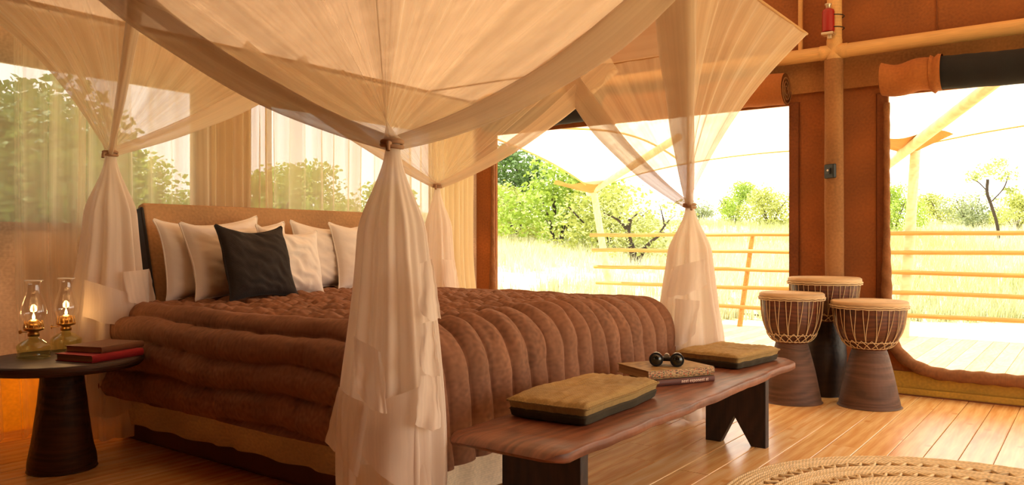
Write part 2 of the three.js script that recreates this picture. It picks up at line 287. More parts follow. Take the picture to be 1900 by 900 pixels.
// quilt: a padded sheet that falls over the sides and the foot
{
  const X0 = 2.375, X1 = 4.42, Z0 = -4.36, Z1 = -2.3, HS = 0.56, HF = 0.63, R = 0.19;
  const nu = 420, nv = 330, Lx = X1 - X0 + 2 * HS, Lz = Z1 - Z0 + HF;
  const fold = (s, t) => {
    const qx = clamp(s, X0, X1), qz = Math.min(t, Z1), ox = s - qx, oz = t - qz, r = Math.hypot(ox, oz);
    let y = QT + 0.035 * (1 - ((qx - 3.4) / 1.1) ** 2) * 1, out = 0, dx = 0, dz = 0;
    if (r > 1e-6) {
      dx = ox / r; dz = oz / r; const a = Math.min(r / R, Math.PI / 2), rest = Math.max(0, r - R * Math.PI / 2);
      const corner = 2 * Math.abs(dx * dz);
      out = R * Math.sin(a) + rest * (0.1 + 0.1 * corner) + corner * 0.05 * Math.sin(Math.min(1, rest * 3) * Math.PI * 0.5) * Math.sin(Math.atan2(oz, Math.abs(ox)) * 8);
      y -= R * (1 - Math.cos(a)) + rest * 0.985;
      y = Math.max(y, 0.03 + 0.02 * noise(s * 5, t * 5)); if (r < R * 1.57) y += 0;
    }
    return V(qx + dx * out, y, qz + dz * out);
  };
  const e = 1e-3;
  const g = surf(nu, nv, (u, v) => {
    const s = X0 - HS + u * Lx, t = Z0 + v * Lz, p = fold(s, t);
    const n = fold(s, t + e).sub(p).cross(fold(s + e, t).sub(p)).normalize();
    const top = smooth(0.02, -0.05, Math.max(X0 - s, s - X1, t - Z1));
    const sw = s + 0.03 * noise(s * 2.2, t * 1.7, 3) + 0.012 * noise(s * 5, t * 6, 4), ch = 0.142;
    const k = Math.abs(Math.sin(Math.PI * (sw - X0 - 0.02) / ch));
    let h = 0.046 * Math.pow(k, 0.5) * lerp(1, 0.75, top);
    // cross tufts and wrinkles
    const side = smooth(0.05, 0.2, X0 - s);
    const cross = Math.pow(Math.abs(Math.sin(Math.PI * (t + 0.03 * noise(s * 9, t * 3, 8)) / 0.3)), 0.3);
    h += side * 0.012 * (cross - 1);
    h += 0.016 * fbm(s * 7, t * 4.5, 6) + 0.012 * noise(s * 11, t * 3.2, 14) * k + 0.006 * noise(s * 30, t * 9, 2) * (0.4 + top) + top * 0.008 * Math.sin(t * 55 + 5 * noise(s * 3, t * 2, 9));
    return p.addScaledVector(n, h);
  }, Lx, Lz);
  const velvet = tex(256, 256, (u, v) => { const k = 0.95 + tileN(u, v, 5, 5, 51) * 0.15 + tileN(u, v, 50, 60, 52) * 0.2; return hex('#93654a').map((x) => x * k); });
  const q = thing('quilt', 'thick brown velvet quilt with stitched channels hanging over the bed', 'quilt');
  mesh('padded_cloth', g, phy({ map: velvet, roughness: 0.95, side: DS, bumpMap: fineBump, bumpScale: 0.003 }), q);
}
// pillows
function pillowGeo(w, h, d, z, puff = 1) {
  const nu = 44, nv = 36, f = (side) => (u, v) => {
    const x = u * 2 - 1, y = v * 2 - 1, e = (1 - Math.pow(Math.abs(x), 3.2)) * (1 - Math.pow(Math.abs(y), 3.2));
    const pin = 1 - 0.09 * (1 - Math.pow(Math.abs(y), 2)) * Math.pow(Math.abs(x), 2), pin2 = 1 - 0.11 * (1 - Math.pow(Math.abs(x), 2)) * Math.pow(Math.abs(y), 2);
    const wr = (0.012 * fbm(x * 3 + y * 2, y * 3 - x, z + 5) + 0.006 * Math.sin((x * 8 + y * 15) + 5 * noise(x * 2, y * 2, z)) * smooth(0.9, 0.2, Math.abs(x))) * Math.min(1, e * 3);
    return V(x * w / 2 * pin, (y + 1) * h / 2 * pin2 + h * 0.055 * (1 - x * x) * Math.max(0, -y) ** 2, side * (d / 2 * Math.pow(Math.max(0, e), 0.55) * puff + wr) + 0.02 * noise(x * 1.2, y * 1.2, z + 9));
  };
  const a = surf(nu, nv, f(1), w, h), b = surf(nu, nv, (u, v) => f(-1)(1 - u, v), w, h);
  const m = mergeVertices(mergeGeometries([a, b]), 1e-4); m.deleteAttribute('normal'); m.computeVertexNormals(); return m;
}
const white = phy({ color: 0xf0e4d8, roughness: 0.95, side: DS, bumpMap: clothBump, bumpScale: 0.0003 });
function pillow(name, label, w, h, d, pos, lean, turn, mat, z, roll = 0) {
  const t = thing(name, label, name === 'cushion' ? 'cushion' : 'pillow', pos, turn, name === 'cushion' ? 'square cushions on the bed' : 'white pillows against the headboard');
  const m = mesh('cover', pillowGeo(w, h, d, z), mat, t); m.rotation.order = 'XZY'; m.rotation.x = -lean; m.rotation.z = roll;
  const pts = []; for (let i = 0; i <= 48; i++) { const a = i / 48 * 4, k = Math.floor(a) % 4, q = (a % 1) * 2 - 1; const x = [q, 1, -q, -1][k], y = [-1, q, 1, -q][k];
    pts.push([x * w / 2 * (1 - 0.09 * (1 - y * y) * x * x), (y + 1) * h / 2 * (1 - 0.11 * (1 - x * x) * y * y) + h * 0.055 * (1 - x * x) * Math.max(0, -y) ** 2, 0.02 * noise(x * 1.2, y * 1.2, z + 9)]); }
  mesh('seam_piping', tube(pts.slice(0, -1), 0.0045, 160, 6, true), mat, m);
}
const PY = QT + 0.055;
pillow('pillow', 'white pillow resting flat on the headboard at its dark edge, behind another', 0.72, 0.49, 0.17, [2.86, PY, -4.32], 0.2, 0.02, white, 1, 0.05);
pillow('pillow', 'wide white pillow directly behind the dark square cushion', 0.78, 0.47, 0.18, [2.96, PY, -4.16], 0.3, 0.06, white, 2, 0.03);
pillow('pillow', 'plain pillow against the headboard just behind the white square cushion', 0.7, 0.48, 0.17, [3.78, PY, -4.3], 0.22, 0.0, white, 3, -0.02);
pillow('pillow', 'white pillow tilted at the far end of the headboard, partly behind the gathered net', 0.7, 0.48, 0.17, [4.02, PY, -4.15], 0.28, -0.06, white, 4, 0.0);
pillow('cushion', 'bright white square cushion tucked behind the dark one', 0.46, 0.44, 0.14, [3.17, PY, -4.0], 0.3, 0.02, white, 5, -0.08);
pillow('cushion', 'dark charcoal-brown square cushion in front of the white pillows', 0.48, 0.45, 0.15, [2.86, PY, -3.88], 0.34, 0.05, cloth('#2c2420', 44), 6, 0.0);

// ------------------------------------------------------------ bench and what lies on it
const BH = 0.415;
const benchWood = std({ map: woodTex('#5a2e1a', '#93583a', 70, 4), roughness: 0.45, bumpMap: fineBump, bumpScale: 0.002 });
const darkWood = std({ map: woodTex('#1d120d', '#3a241a', 75, 3), roughness: 0.6, bumpMap: fineBump, bumpScale: 0.003 });
{
  const t = thing('bench', 'long rustic wooden bench with notched plank legs at the foot of the bed', 'bench', [0, 0, 0]);
  const x0 = 2.16, x1 = 4.83, zc = -1.665, hw = 0.255, T = 0.052;
  const g = surf(48, 140, (u, v) => {
    const a = u * Math.PI * 2, c = Math.cos(a), s = Math.sin(a), p = 0.32;
    const endf = Math.min(1, Math.pow(Math.min(v, 1 - v) * 40, 0.4)); const edge = noise(v * 9, c > 0 ? 3 : 8) * 0.016 + noise(v * 30, c > 0 ? 5 : 2) * 0.006;
    const w = (hw + edge) * (v > 0.93 ? 1 - 0.35 * smooth(0.93, 1, v) : v < 0.03 ? 1 - 0.06 * smooth(0.03, 0, v) : 1);
    const X = Math.sign(c) * Math.pow(Math.abs(c), p) * w * (0.85 + 0.15 * endf), Y = Math.sign(s) * Math.pow(Math.abs(s), p) * T / 2 * endf;
    return V(lerp(x0, x1, v) + (v < 0.01 ? 0.015 * noise(X * 14, 1) : 0), BH - T / 2 + Y + 0.003 * noise(v * 20, X * 12), zc + X);
  }, 1, 1, true);
  const cap = (v) => { const p = g.attributes.position, row = v ? 140 : 0, pts = [], idx = []; let m = V(0, 0, 0); for (let i = 0; i <= 48; i++) { const q = V(p.getX(row * 49 + i), p.getY(row * 49 + i), p.getZ(row * 49 + i)); pts.push(q.x, q.y, q.z); m.add(q); } m.divideScalar(49); pts.push(m.x, m.y, m.z); for (let i = 0; i < 48; i++) v ? idx.push(i, i + 1, 49) : idx.push(i + 1, i, 49); const b = new THREE.BufferGeometry(); b.setAttribute('position', new THREE.Float32BufferAttribute(pts, 3)); b.setIndex(idx); b.computeVertexNormals(); return boxUV(b); };
  g.computeVertexNormals();
  mesh('seat', merged([boxUV(g), cap(0), cap(1)]), benchWood, t);
  for (const lx of [2.36, 4.24]) {
    const s = new THREE.Shape(); [[-0.165, 0], [-0.045, 0], [0.0, 0.17], [0.045, 0.16], [0.165, 0], [0.2, 0]].slice(0, 0);
    const pts = lx < 3 ? [[-0.165, 0], [-0.06, 0], [0, 0.17], [0.06, 0], [0.165, 0], [0.165, 0.365], [-0.165, 0.365]] : [[-0.165, 0], [-0.085, 0], [-0.005, 0.155], [0.09, 0], [0.165, 0], [0.165, 0.365], [-0.165, 0.365]];
    pts.forEach((p, i) => (i ? s.lineTo(...p) : s.moveTo(...p)));
    const e = new THREE.ExtrudeGeometry(s, { depth: 0.045, bevelEnabled: true, bevelSize: 0.004, bevelThickness: 0.004, bevelSegments: 2 });
    e.translate(0, 0.004, -0.0225); e.rotateY(-Math.PI / 2);
    const l = mesh('leg', boxUV(e, 0, 0, true), darkWood, t); l.position.set(lx, 0, -1.6);
  }
}
// folded khaki blankets: a soft flat pad with rounded edges, a lower fold with shade put into its colour, and piping
function padGeo(w, d, h, z) {
  const n = 56, m = 40, f = (top) => (u, v) => {
    const x = u * 2 - 1, y = v * 2 - 1, e = Math.max(0, (1 - Math.pow(Math.abs(x), 12)) * (1 - Math.pow(Math.abs(y), 10)));
    const wr = 0.006 * noise(x * 3, y * 2, z) + 0.007 * noise(x * 2 + y * 3, y * 7 - x, z + 2) + 0.003 * noise(x * 9, y * 12, z + 4);
    const round = 1 - 0.035 * x * x * y * y;
    return V(x * w / 2 * round + 0.008 * noise(y * 3, z), top ? h * (0.62 + 0.38 * Math.pow(e, 0.5)) + wr * Math.min(1, e * 2) : h * 0.62 - h * 0.62 * Math.pow(e, 0.16), y * d / 2 * round + 0.008 * noise(x * 3, z + 6));
  };
  const g = mergeVertices(mergeGeometries([surf(n, m, (u, v) => f(true)(1 - u, v), w, d), surf(n, m, f(false), w, d)]), 1e-4); g.deleteAttribute('normal'); g.computeVertexNormals(); return g;
}
const khaki = cloth('#a0824e', 80, { bumpScale: 0.002, sheen: 0.3, sheenColor: new THREE.Color(0.5, 0.4, 0.22) }), khakiShaded = cloth('#3a2f1c', 81);  // the darker khaki has the shade on the blankets' sides painted in
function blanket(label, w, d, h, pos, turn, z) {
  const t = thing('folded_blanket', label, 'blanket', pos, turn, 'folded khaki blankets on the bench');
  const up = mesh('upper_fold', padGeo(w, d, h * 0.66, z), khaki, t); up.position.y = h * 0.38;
  const lo = mesh('lower_fold', padGeo(w * 0.99, d * 0.985, h * 0.62, z), khakiShaded, t);
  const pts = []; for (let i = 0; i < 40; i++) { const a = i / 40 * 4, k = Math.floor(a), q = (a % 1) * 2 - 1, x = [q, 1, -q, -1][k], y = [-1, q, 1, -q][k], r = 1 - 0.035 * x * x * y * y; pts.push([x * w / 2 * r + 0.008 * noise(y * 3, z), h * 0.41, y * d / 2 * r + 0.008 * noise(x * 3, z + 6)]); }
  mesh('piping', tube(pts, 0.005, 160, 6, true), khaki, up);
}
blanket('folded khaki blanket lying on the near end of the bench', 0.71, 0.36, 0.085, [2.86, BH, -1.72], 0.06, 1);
blanket('folded khaki blanket with a fold coloured dark as shade beyond the books on the bench', 0.52, 0.4, 0.08, [4.42, BH, -1.72], -0.12, 9);
// books
function book(name, label, w, d, h, pos, turn, cover, pages, group, spineMat) {
  const t = thing(name, label, 'book', pos, turn, group);
  const c = 0.004;
  mesh('page_block', box(-w / 2 + 0.006, w / 2 - 0.006, c, h - c, -d / 2 + 0.006, d / 2 - 0.002), pages, t);
  mesh('cover', merged([rbox(w, c, d, 0.0015, 0, c / 2, 0), rbox(w, c, d, 0.0015, 0, h - c / 2, 0)]), cover, t);
  const g = surf(40, 10, (u, v) => { const a = (v - 0.5) * Math.PI; return V(lerp(-w / 2, w / 2, u), h / 2 + Math.sin(a) * h / 2, d / 2 - 0.004 + Math.cos(a) * 0.009); }, 1, 1);
  mesh('spine', g, spineMat || cover, t);
  return t;
}
const paper = std({ map: tex(128, 128, (u, v) => hex('#d9b98c').map((x) => x * (0.82 + 0.16 * Math.sin(v * 2 * Math.PI * 40) * 0.5 + tileN(u, v, 2, 30, 3) * 0.25))), roughness: 0.9 });
const patterned = (z) => tex(256, 128, (u, v) => { const a = tileN(u, v, 26, 12, z), b = tileN(u, v, 30, 14, z + 4); return a > 0.14 ? hex('#6e4a34') : b > 0.16 ? hex('#b5502e') : b < -0.2 ? hex('#2e3a26') : mix3(hex('#c9a877'), hex('#a98758'), clamp(0.5 + a)); });
const patSpine = std({ map: patterned(91), roughness: 0.6 }), patCover = std({ map: tex(256, 256, (u, v) => { const a = tileN(u, v, 30, 30, 95); return mix3(hex('#b39562'), hex('#8c6f47'), clamp(0.5 + a * 1.4)); }), roughness: 0.55 });
const BT = -0.49;
{
  const spine = document.createElement('canvas'); spine.width = 512; spine.height = 64;
  const c = spine.getContext('2d'); c.fillStyle = '#5f2e22'; c.fillRect(0, 0, 512, 64); c.fillStyle = '#e8c8b0'; c.font = 'bold 30px sans-serif'; c.fillText('next exponent st', 210, 42);
  const st = new THREE.CanvasTexture(spine); st.colorSpace = THREE.SRGBColorSpace;
  book('hardback_book', 'dark red-brown book with pale spine lettering, lower of the two on the bench', 0.34, 0.25, 0.03, [3.66, BH, -1.72], -0.5, std({ color: 0x3b1f18, roughness: 0.6 }), paper, 'books on the bench', std({ map: st, roughness: 0.6 }));
  book('hardback_book', 'thick book with a flecked patterned spine under the binoculars', 0.385, 0.28, 0.043, [3.66, BH + 0.031, -1.75], -0.52, patCover, paper, 'books on the bench', patSpine);
}
{
  const t = thing('binoculars', 'small black binoculars standing on the patterned book', 'binoculars', [3.66, BH + 0.0745, -1.74], 2.0);
  t.scale.setScalar(1.2); // objectives towards the bench's near side
  const rub = std({ color: 0x101214, roughness: 0.55 }), shell = std({ color: 0xb5b0a6, roughness: 0.3, metalness: 0.3 }), glass = phy({ color: 0x0a1a18, roughness: 0.05, clearcoat: 1 });
  for (const s of [-1, 1]) {
    const b = mesh('barrel', lathe(smoothProfile([[0.0, 0], [0.0265, 0], [0.0275, 0.004], [0.027, 0.012], [0.0255, 0.016]], 20), 32).rotateX(Math.PI / 2).translate(0, 0, -0.062), rub, t); b.position.set(s * 0.042, 0.029, 0);
    mesh('body', lathe([[0, 0.014], [0.0252, 0.014], [0.0235, 0.06], [0.019, 0.085], [0.0, 0.085]], 32).rotateX(Math.PI / 2).translate(0, 0, -0.062), shell, b);
    mesh('eyepiece', lathe([[0, 0.083], [0.018, 0.083], [0.018, 0.108], [0.014, 0.11], [0, 0.11]], 32).rotateX(Math.PI / 2).translate(0, 0, -0.062), rub, b);
    mesh('objective_lens', new THREE.SphereGeometry(0.03, 24, 10, 0, Math.PI * 2, 0, 0.75).rotateX(-Math.PI / 2).translate(0, 0, -0.0405), glass, b);
  }
  mesh('bridge', rbox(0.05, 0.016, 0.045, 0.005, 0, 0.026, -0.01), rub, t);
  mesh('focus_wheel', new THREE.CylinderGeometry(0.011, 0.011, 0.03, 20).rotateX(Math.PI / 2).translate(0, 0.036, 0.0), shell, t);
}

// ------------------------------------------------------------ drums
const rope = std({ color: 0xcfb48c, roughness: 0.9 }), skinMat = phy({ map: tex(256, 256, (u, v) => hex('#d8b283').map((x) => x * (0.92 + tileN(u, v, 4, 4, 101) * 0.3 + tileN(u, v, 30, 30, 102) * 0.1))), roughness: 0.75 });
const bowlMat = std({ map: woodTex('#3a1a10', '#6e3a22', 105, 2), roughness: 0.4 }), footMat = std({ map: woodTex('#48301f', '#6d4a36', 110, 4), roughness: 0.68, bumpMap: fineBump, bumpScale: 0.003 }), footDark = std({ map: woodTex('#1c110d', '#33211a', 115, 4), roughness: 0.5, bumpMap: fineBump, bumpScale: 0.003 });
function djembe(label, pos, turn, H, neck, rTop, rNeck, foot, cords, fm) {
  const t = thing('djembe_drum', label, 'drum', pos, turn, 'goblet drums by the doorway');
  mesh('foot', (() => { const g = lathe(smoothProfile(foot, 40), 56); const p = g.attributes.position; for (let i = 0; i < p.count; i++) { const x = p.getX(i), z = p.getZ(i), y = p.getY(i), k = 1 + 0.02 * noise(x * 6, y * 5, z * 6); p.setXYZ(i, x * k, y, z * k); } g.computeVertexNormals(); return g; })(), fm, t);
  const prof = [[rNeck * 0.9, neck - 0.015], [rNeck + 0.004, neck], [rNeck + (rTop - rNeck) * 0.42, neck + (H - neck) * 0.16], [rNeck + (rTop - rNeck) * 0.75, neck + (H - neck) * 0.45], [rTop - 0.012, H - 0.02]];
  const bowl = new THREE.SplineCurve(prof.map((p) => new THREE.Vector2(...p))), bp = bowl.getPoints(36).map((p) => [p.x, p.y]);
  mesh('bowl', lathe([...bp, [rTop - 0.02, H - 0.012]], 56), bowlMat, t);
  mesh('drum_skin', lathe([[0, H + 0.002], [rTop * 0.7, H + 0.002], [rTop - 0.012, H], [rTop, H - 0.008], [rTop + 0.002, H - 0.03], [rTop - 0.008, H - 0.034]], 56), skinMat, t);
  const ring = (r, y, tr = 0.005) => { const pts = []; for (let i = 0; i < 60; i++) { const a = i / 60 * Math.PI * 2; pts.push([Math.cos(a) * r, y + 0.002 * Math.sin(i * 2.4), Math.sin(a) * r]); } return tube(pts, tr, 180, 6, true); };
  mesh('rim_ring', merged([ring(rTop + 0.004, H - 0.035), ring(rTop + 0.003, H - 0.047, 0.004)]), rope, t);
  mesh('lower_ring', ring(rNeck + 0.014, neck + 0.012), rope, t);
  // cords: V after V from the rim ring to a chain of loops round the neck
  const rad = (y) => { let k = 0; while (k < bp.length - 2 && bp[k + 1][1] < y) k++; const [a, b] = [bp[k], bp[k + 1]]; return lerp(a[0], b[0], clamp((y - a[1]) / (b[1] - a[1]))); };
  const list = [], yT = H - 0.045, yB = neck + (H - neck) * 0.17, P = (a, y, d = 0.006) => { const r = rad(y) + d; return V(Math.cos(a) * r, y, Math.sin(a) * r); };
  for (let i = 0; i < cords; i++) for (const [da, db] of [[0, 0.5], [1, 0.5]]) {
    const a0 = (i + da * 0.55) / cords * Math.PI * 2, a1 = (i + (da ? 0.85 : -0.1) + (db - 0.5)) / cords * Math.PI * 2, pts = [];
    for (let k = 0; k <= 7; k++) pts.push(P(lerp(a0, a1, smooth(0, 1, k / 7)), lerp(yT, yB, k / 7)));
    list.push(tube(pts, 0.0026, 10, 4));
  }
  mesh('rope_lacing', merged(list), rope, t);
  const net = [];
  for (let i = 0; i < cords; i++) for (const s of [-1, 1]) { const a0 = (i + 0.3) / cords * Math.PI * 2, pts = []; for (let k = 0; k <= 5; k++) { const q = k / 5; pts.push(P(a0 + s * q * 0.9 / cords * Math.PI * 2, lerp(yB + 0.012, neck + 0.012, q), 0.008 + 0.003 * Math.sin(q * Math.PI))); } net.push(tube(pts, 0.003, 8, 4)); }
  mesh('rope_loops', merged(net), rope, t);
  mesh('tuning_ring', merged([ring(rad(yB) + 0.007, yB, 0.003)]), rope, t);
}
djembe('goblet drum with reddish bowl and worn flared foot, beside the bench end', [5.6, 0, -1.72], 0.3, 0.755, 0.41, 0.215, 0.106, [[0.0, 0.0], [0.19, 0.0], [0.195, 0.012], [0.18, 0.09], [0.152, 0.22], [0.124, 0.34], [0.108, 0.4], [0.106, 0.425]], 17, footMat);
djembe('goblet drum with straight conical foot, standing in front by the curved doorway hem', [5.75, 0, -1.25], 1.1, 0.71, 0.385, 0.243, 0.106, [[0.0, 0.0], [0.19, 0.0], [0.194, 0.012], [0.186, 0.06], [0.152, 0.22], [0.122, 0.34], [0.108, 0.38], [0.106, 0.4]], 18, footMat);
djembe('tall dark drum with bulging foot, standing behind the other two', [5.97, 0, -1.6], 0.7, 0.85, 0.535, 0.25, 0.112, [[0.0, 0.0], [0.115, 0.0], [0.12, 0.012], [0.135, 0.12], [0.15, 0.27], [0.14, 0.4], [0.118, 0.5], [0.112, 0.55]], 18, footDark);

// ------------------------------------------------------------ side table, lamps, books
const TH = 0.54;
{
  const t = thing('side_table', 'dark carved round pedestal table beside the head of the bed', 'side table', [1.82, 0, -4.07]);
  const wood = std({ map: woodTex('#24140e', '#4e3022', 120, 2), roughness: 0.5, bumpMap: fineBump, bumpScale: 0.004 });
  mesh('table_top', lathe([[0, TH - 0.05], [0.3, TH - 0.05], [0.348, TH - 0.045], [0.362, TH - 0.03], [0.362, TH - 0.012], [0.354, TH - 0.002], [0.342, TH], [0, TH]], 72), wood, t);
  const g = lathe(smoothProfile([[0, 0], [0.142, 0], [0.153, 0.012], [0.148, 0.06], [0.134, 0.13], [0.114, 0.28], [0.098, 0.42], [0.09, TH - 0.045]], 60), 64), p = g.attributes.position;
  for (let i = 0; i < p.count; i++) { const x = p.getX(i), y = p.getY(i), z = p.getZ(i), k = 1 + 0.025 * noise(x * 9, y * 6, z * 9) + 0.012 * noise(x * 30, y * 22, z * 30); p.setXYZ(i, x * k, y, z * k); }
  g.computeVertexNormals(); mesh('pedestal', g, wood, t);
}
function oilLamp(label, pos, turn) {
  const t = thing('oil_lamp', label, 'lamp', pos, turn, 'glass oil lamps on the side table');
  const gl = phy({ color: 0xffffff, roughness: 0.03, transmission: 1, thickness: 0, ior: 1.9, side: DS }), rimM = phy({ color: 0xf4efe6, roughness: 0.05, transparent: true, opacity: 0.55 }), solid = phy({ color: 0xe9edc4, roughness: 0.05, transmission: 1, thickness: 0, ior: 1.75, side: DS });
  const brass = std({ color: 0xc99a4e, metalness: 0.85, roughness: 0.28 });
  mesh('glass_font', lathe(smoothProfile([[0, 0], [0.066, 0], [0.072, 0.006], [0.07, 0.03], [0.074, 0.045], [0.07, 0.062], [0.04, 0.085], [0.022, 0.095], [0.022, 0.104], [0, 0.104]], 60), 40), solid, t);
  const b = mesh('burner', merged([lathe([[0, 0.103], [0.026, 0.103], [0.026, 0.116], [0.022, 0.118], [0.022, 0.126], [0.042, 0.132], [0.046, 0.14], [0.042, 0.144], [0.034, 0.146], [0, 0.147]], 36), lathe([[0.03, 0.146], [0.034, 0.165], [0.024, 0.178], [0.01, 0.182]], 36)]), brass, t);
  const pr = []; for (let i = 0; i < 12; i++) { const a = i / 12 * Math.PI * 2; pr.push(rod([Math.cos(a) * 0.043, 0.14, Math.sin(a) * 0.043], [Math.cos(a) * 0.038, 0.178, Math.sin(a) * 0.038], 0.0025, 0.0015, 5)); }
  mesh('prongs', merged(pr), brass, b);
  mesh('wick_knob', merged([rod([0.03, 0.122, 0], [0.065, 0.122, 0], 0.0022), new THREE.CylinderGeometry(0.01, 0.01, 0.005, 16).rotateZ(Math.PI / 2).translate(0.066, 0.122, 0)]), brass, b);
  mesh('chimney', lathe(smoothProfile([[0.034, 0.146], [0.046, 0.175], [0.058, 0.215], [0.05, 0.26], [0.034, 0.31], [0.029, 0.345], [0.03, 0.362], [0.04, 0.374]], 60), 40), gl, t);
  mesh('chimney_rim', new THREE.TorusGeometry(0.0395, 0.0022, 8, 40).rotateX(Math.PI / 2).translate(0, 0.374, 0), rimM, t);
  mesh('flame', lathe(smoothProfile([[0, 0.181], [0.0055, 0.188], [0.007, 0.196], [0.004, 0.208], [0, 0.22]], 20), 16), std({ color: 0x000000, emissive: new THREE.Color(1, 0.62, 0.22), emissiveIntensity: 6 }), t);
  const li = new THREE.PointLight(new THREE.Color(1, 0.55, 0.2), 0.05, 0, 2); li.position.set(0, 0.198, 0); li.castShadow = true; t.add(li);
}
oilLamp('glass oil lamp at the table edge, its flame lit, farther from the books', [1.74, TH, -4.19], 2.2);
oilLamp('lit glass oil lamp set directly behind the stacked books', [1.955, TH, -4.33], 2.5);
{
  const red = std({ map: canvasTex('#a31826', 130), roughness: 0.7, bumpMap: clothBump, bumpScale: 0.001 }), brown = std({ map: canvasTex('#7c5138', 131), roughness: 0.7, bumpMap: clothBump, bumpScale: 0.001 });
  const a = book('cloth_book', 'red cloth-bound book, lower one of the pair on the side table', 0.3, 0.235, 0.034, [1.925, TH, -3.912], 0.262, red, paper, 'books on the side table');
  const b = book('cloth_book', 'brown cloth-bound book lying on top of the red one', 0.27, 0.22, 0.03, [1.965, TH + 0.0345, -3.945], 0.33, brown, paper, 'books on the side table');
}

// ------------------------------------------------------------ round braided rug
{
  const jute = [0, 1, 2].map((i) => std({ map: tex(256, 64, (u, v) => { const k = 0.78 + 0.22 * Math.abs(Math.sin((u * 24 + Math.abs(v - 0.5) * 3) * Math.PI)) + tileN(u, v, 30, 8, 140 + i) * 0.25; return hex(['#efd5a8', '#e6ca9a', '#f4dcb2'][i]).map((x) => x * k); }), roughness: 0.95 }));
  const t = thing('round_rug', 'large round braided jute rug with openwork rings on the floor boards', 'rug', [3.55, 0.0, -0.36]);
  const R0 = 1.0, w = 0.022;
  let r = R0, k = 0;
  while (r > 0.03) {
    const open = (k >= 6 && k <= 7) || (k >= 14 && k <= 15);
    if (!open) {
      const n = Math.max(40, Math.round(r * 320)), rr0 = r - w / 2;
      const g = surf(n, 6, (u, v) => { const a = u * Math.PI * 2, q = v * Math.PI, b = 0.0014 * Math.abs(Math.sin(a * rr0 / 0.017 * Math.PI)) ; const y = Math.sin(q) * (0.0105 + b) + 0.001; const x = rr0 - Math.cos(q) * (w / 2 + 0.0008); return V(Math.cos(a) * x, y, Math.sin(a) * x); }, Math.round(r * 12), 1, true);
      mesh('braid_ring', g, jute[k % 3], t);
    } else if (k === 6 || k === 14) {
      const m = k === 6 ? 74 : 60, pts = []; for (let i = 0; i < m * 4; i++) { const a = i / (m * 4) * Math.PI * 2, q = r - w + Math.sin(i / 4 * Math.PI * 2) * w * 0.95; pts.push([Math.cos(a) * q, 0.008, Math.sin(a) * q]); }
      mesh('openwork_braid', (() => { const g = tube(pts, 0.008, m * 12, 6, true); return g; })(), jute[1], t);
    }
    r -= w; k++;
  }
}

// ------------------------------------------------------------ sheer curtains along the back wall
const streak = (z, lo, hi, f) => tex(512, 32, (u, v) => { let k = 0.5 + tileN(u, v * 0.05, f, 1, z) * 0.9 + tileN(u, v * 0.05, f * 4, 1, z + 1) * 0.6 + tileN(u, v * 0.3, f * 14, 2, z + 2) * 0.3; return lerp(lo, hi, clamp(k)); }, false);

const sheer = (c, alpha, lo, hi, f, z, o = {}) => phy({ color: new THREE.Color(c), roughness: 1, side: DS, transparent: true, opacity: alpha, alphaMap: streak(z, lo, hi, f), transmission: 0.5, thickness: 0, ...o });
const curtainMat = sheer('#e6d6b8', 1, 0.26, 0.66, 9, 150), curtainDense = sheer('#f8ecd0', 1, 0.75, 0.98, 14, 155);
function curtain(label, x0, x1, folds, mat, z, amp = 0.035) {
  const t = thing('sheer_curtain', label, 'curtain', [0, 0, 0]);
  mesh('curtain_cloth', surf(Math.round(folds * 14), 40, (u, v) => {
    const a = u * folds * Math.PI * 2 + 1.6 * noise(u * folds * 0.7, z) + 0.5 * noise(v * 2, u * folds, z), k = 0.5 + 0.5 * smooth(0, 0.25, v) + 0.25 * v;
    return V(lerp(x0, x1, u) + 0.02 * noise(u * 9, v * 1.5, z), lerp(2.44, 0.012, v), -4.96 + amp * k * Math.sin(a) + 0.04 * v * noise(u * 4, z) + 0.12 * smooth(0.55, 1, v) * v);
  }, 1.0 * (x1 - x0) / 1.2, 1), mat, t);
  mesh('header_tape', surf(60, 3, (u, v) => V(lerp(x0, x1, u), lerp(2.47, 2.43, v), -4.96 + 0.012 * Math.sin(u * folds * Math.PI * 4))), curtainDense, t);
}
curtain('sheer cream curtain over the window, hanging behind the oil lamps', 0.9, 2.36, 10, curtainMat, 1);
curtain('sheer curtain between the netting post and the plain wall, left above the headboard'.replace(', left above the headboard', ' above the headboard edge'), 2.3, 3.25, 7, curtainMat, 2);
curtain('tightly pleated curtain over the canvas between the two windows above the headboard', 3.2, 3.7, 7, sheer('#efdcb8', 1, 0.45, 0.85, 10, 158), 3, 0.03);
curtain('sheer curtain across the wide window over the headboard pillows', 3.66, 5.54, 13, curtainMat, 4);
curtain('dense cream curtain gathered in the tent corner beside the doorway', 5.5, 6.06, 8, curtainDense, 5, 0.045);
{
  const t = thing('curtain_rail', 'thin brown rail carrying the sheer curtains along the back wall', 'rail');
  mesh('rail', rod([0.5, 2.475, -4.96], [6.28, 2.475, -4.96], 0.012), std({ color: 0x7a4a24, roughness: 0.6 }), t);
  for (const x of [0.8, 2.6, 4.4, 6.1]) mesh('bracket', rbox(0.02, 0.03, 0.16, 0.004, x, 2.49, -5.03), std({ color: 0x7a4a24, roughness: 0.6 }), t);
}

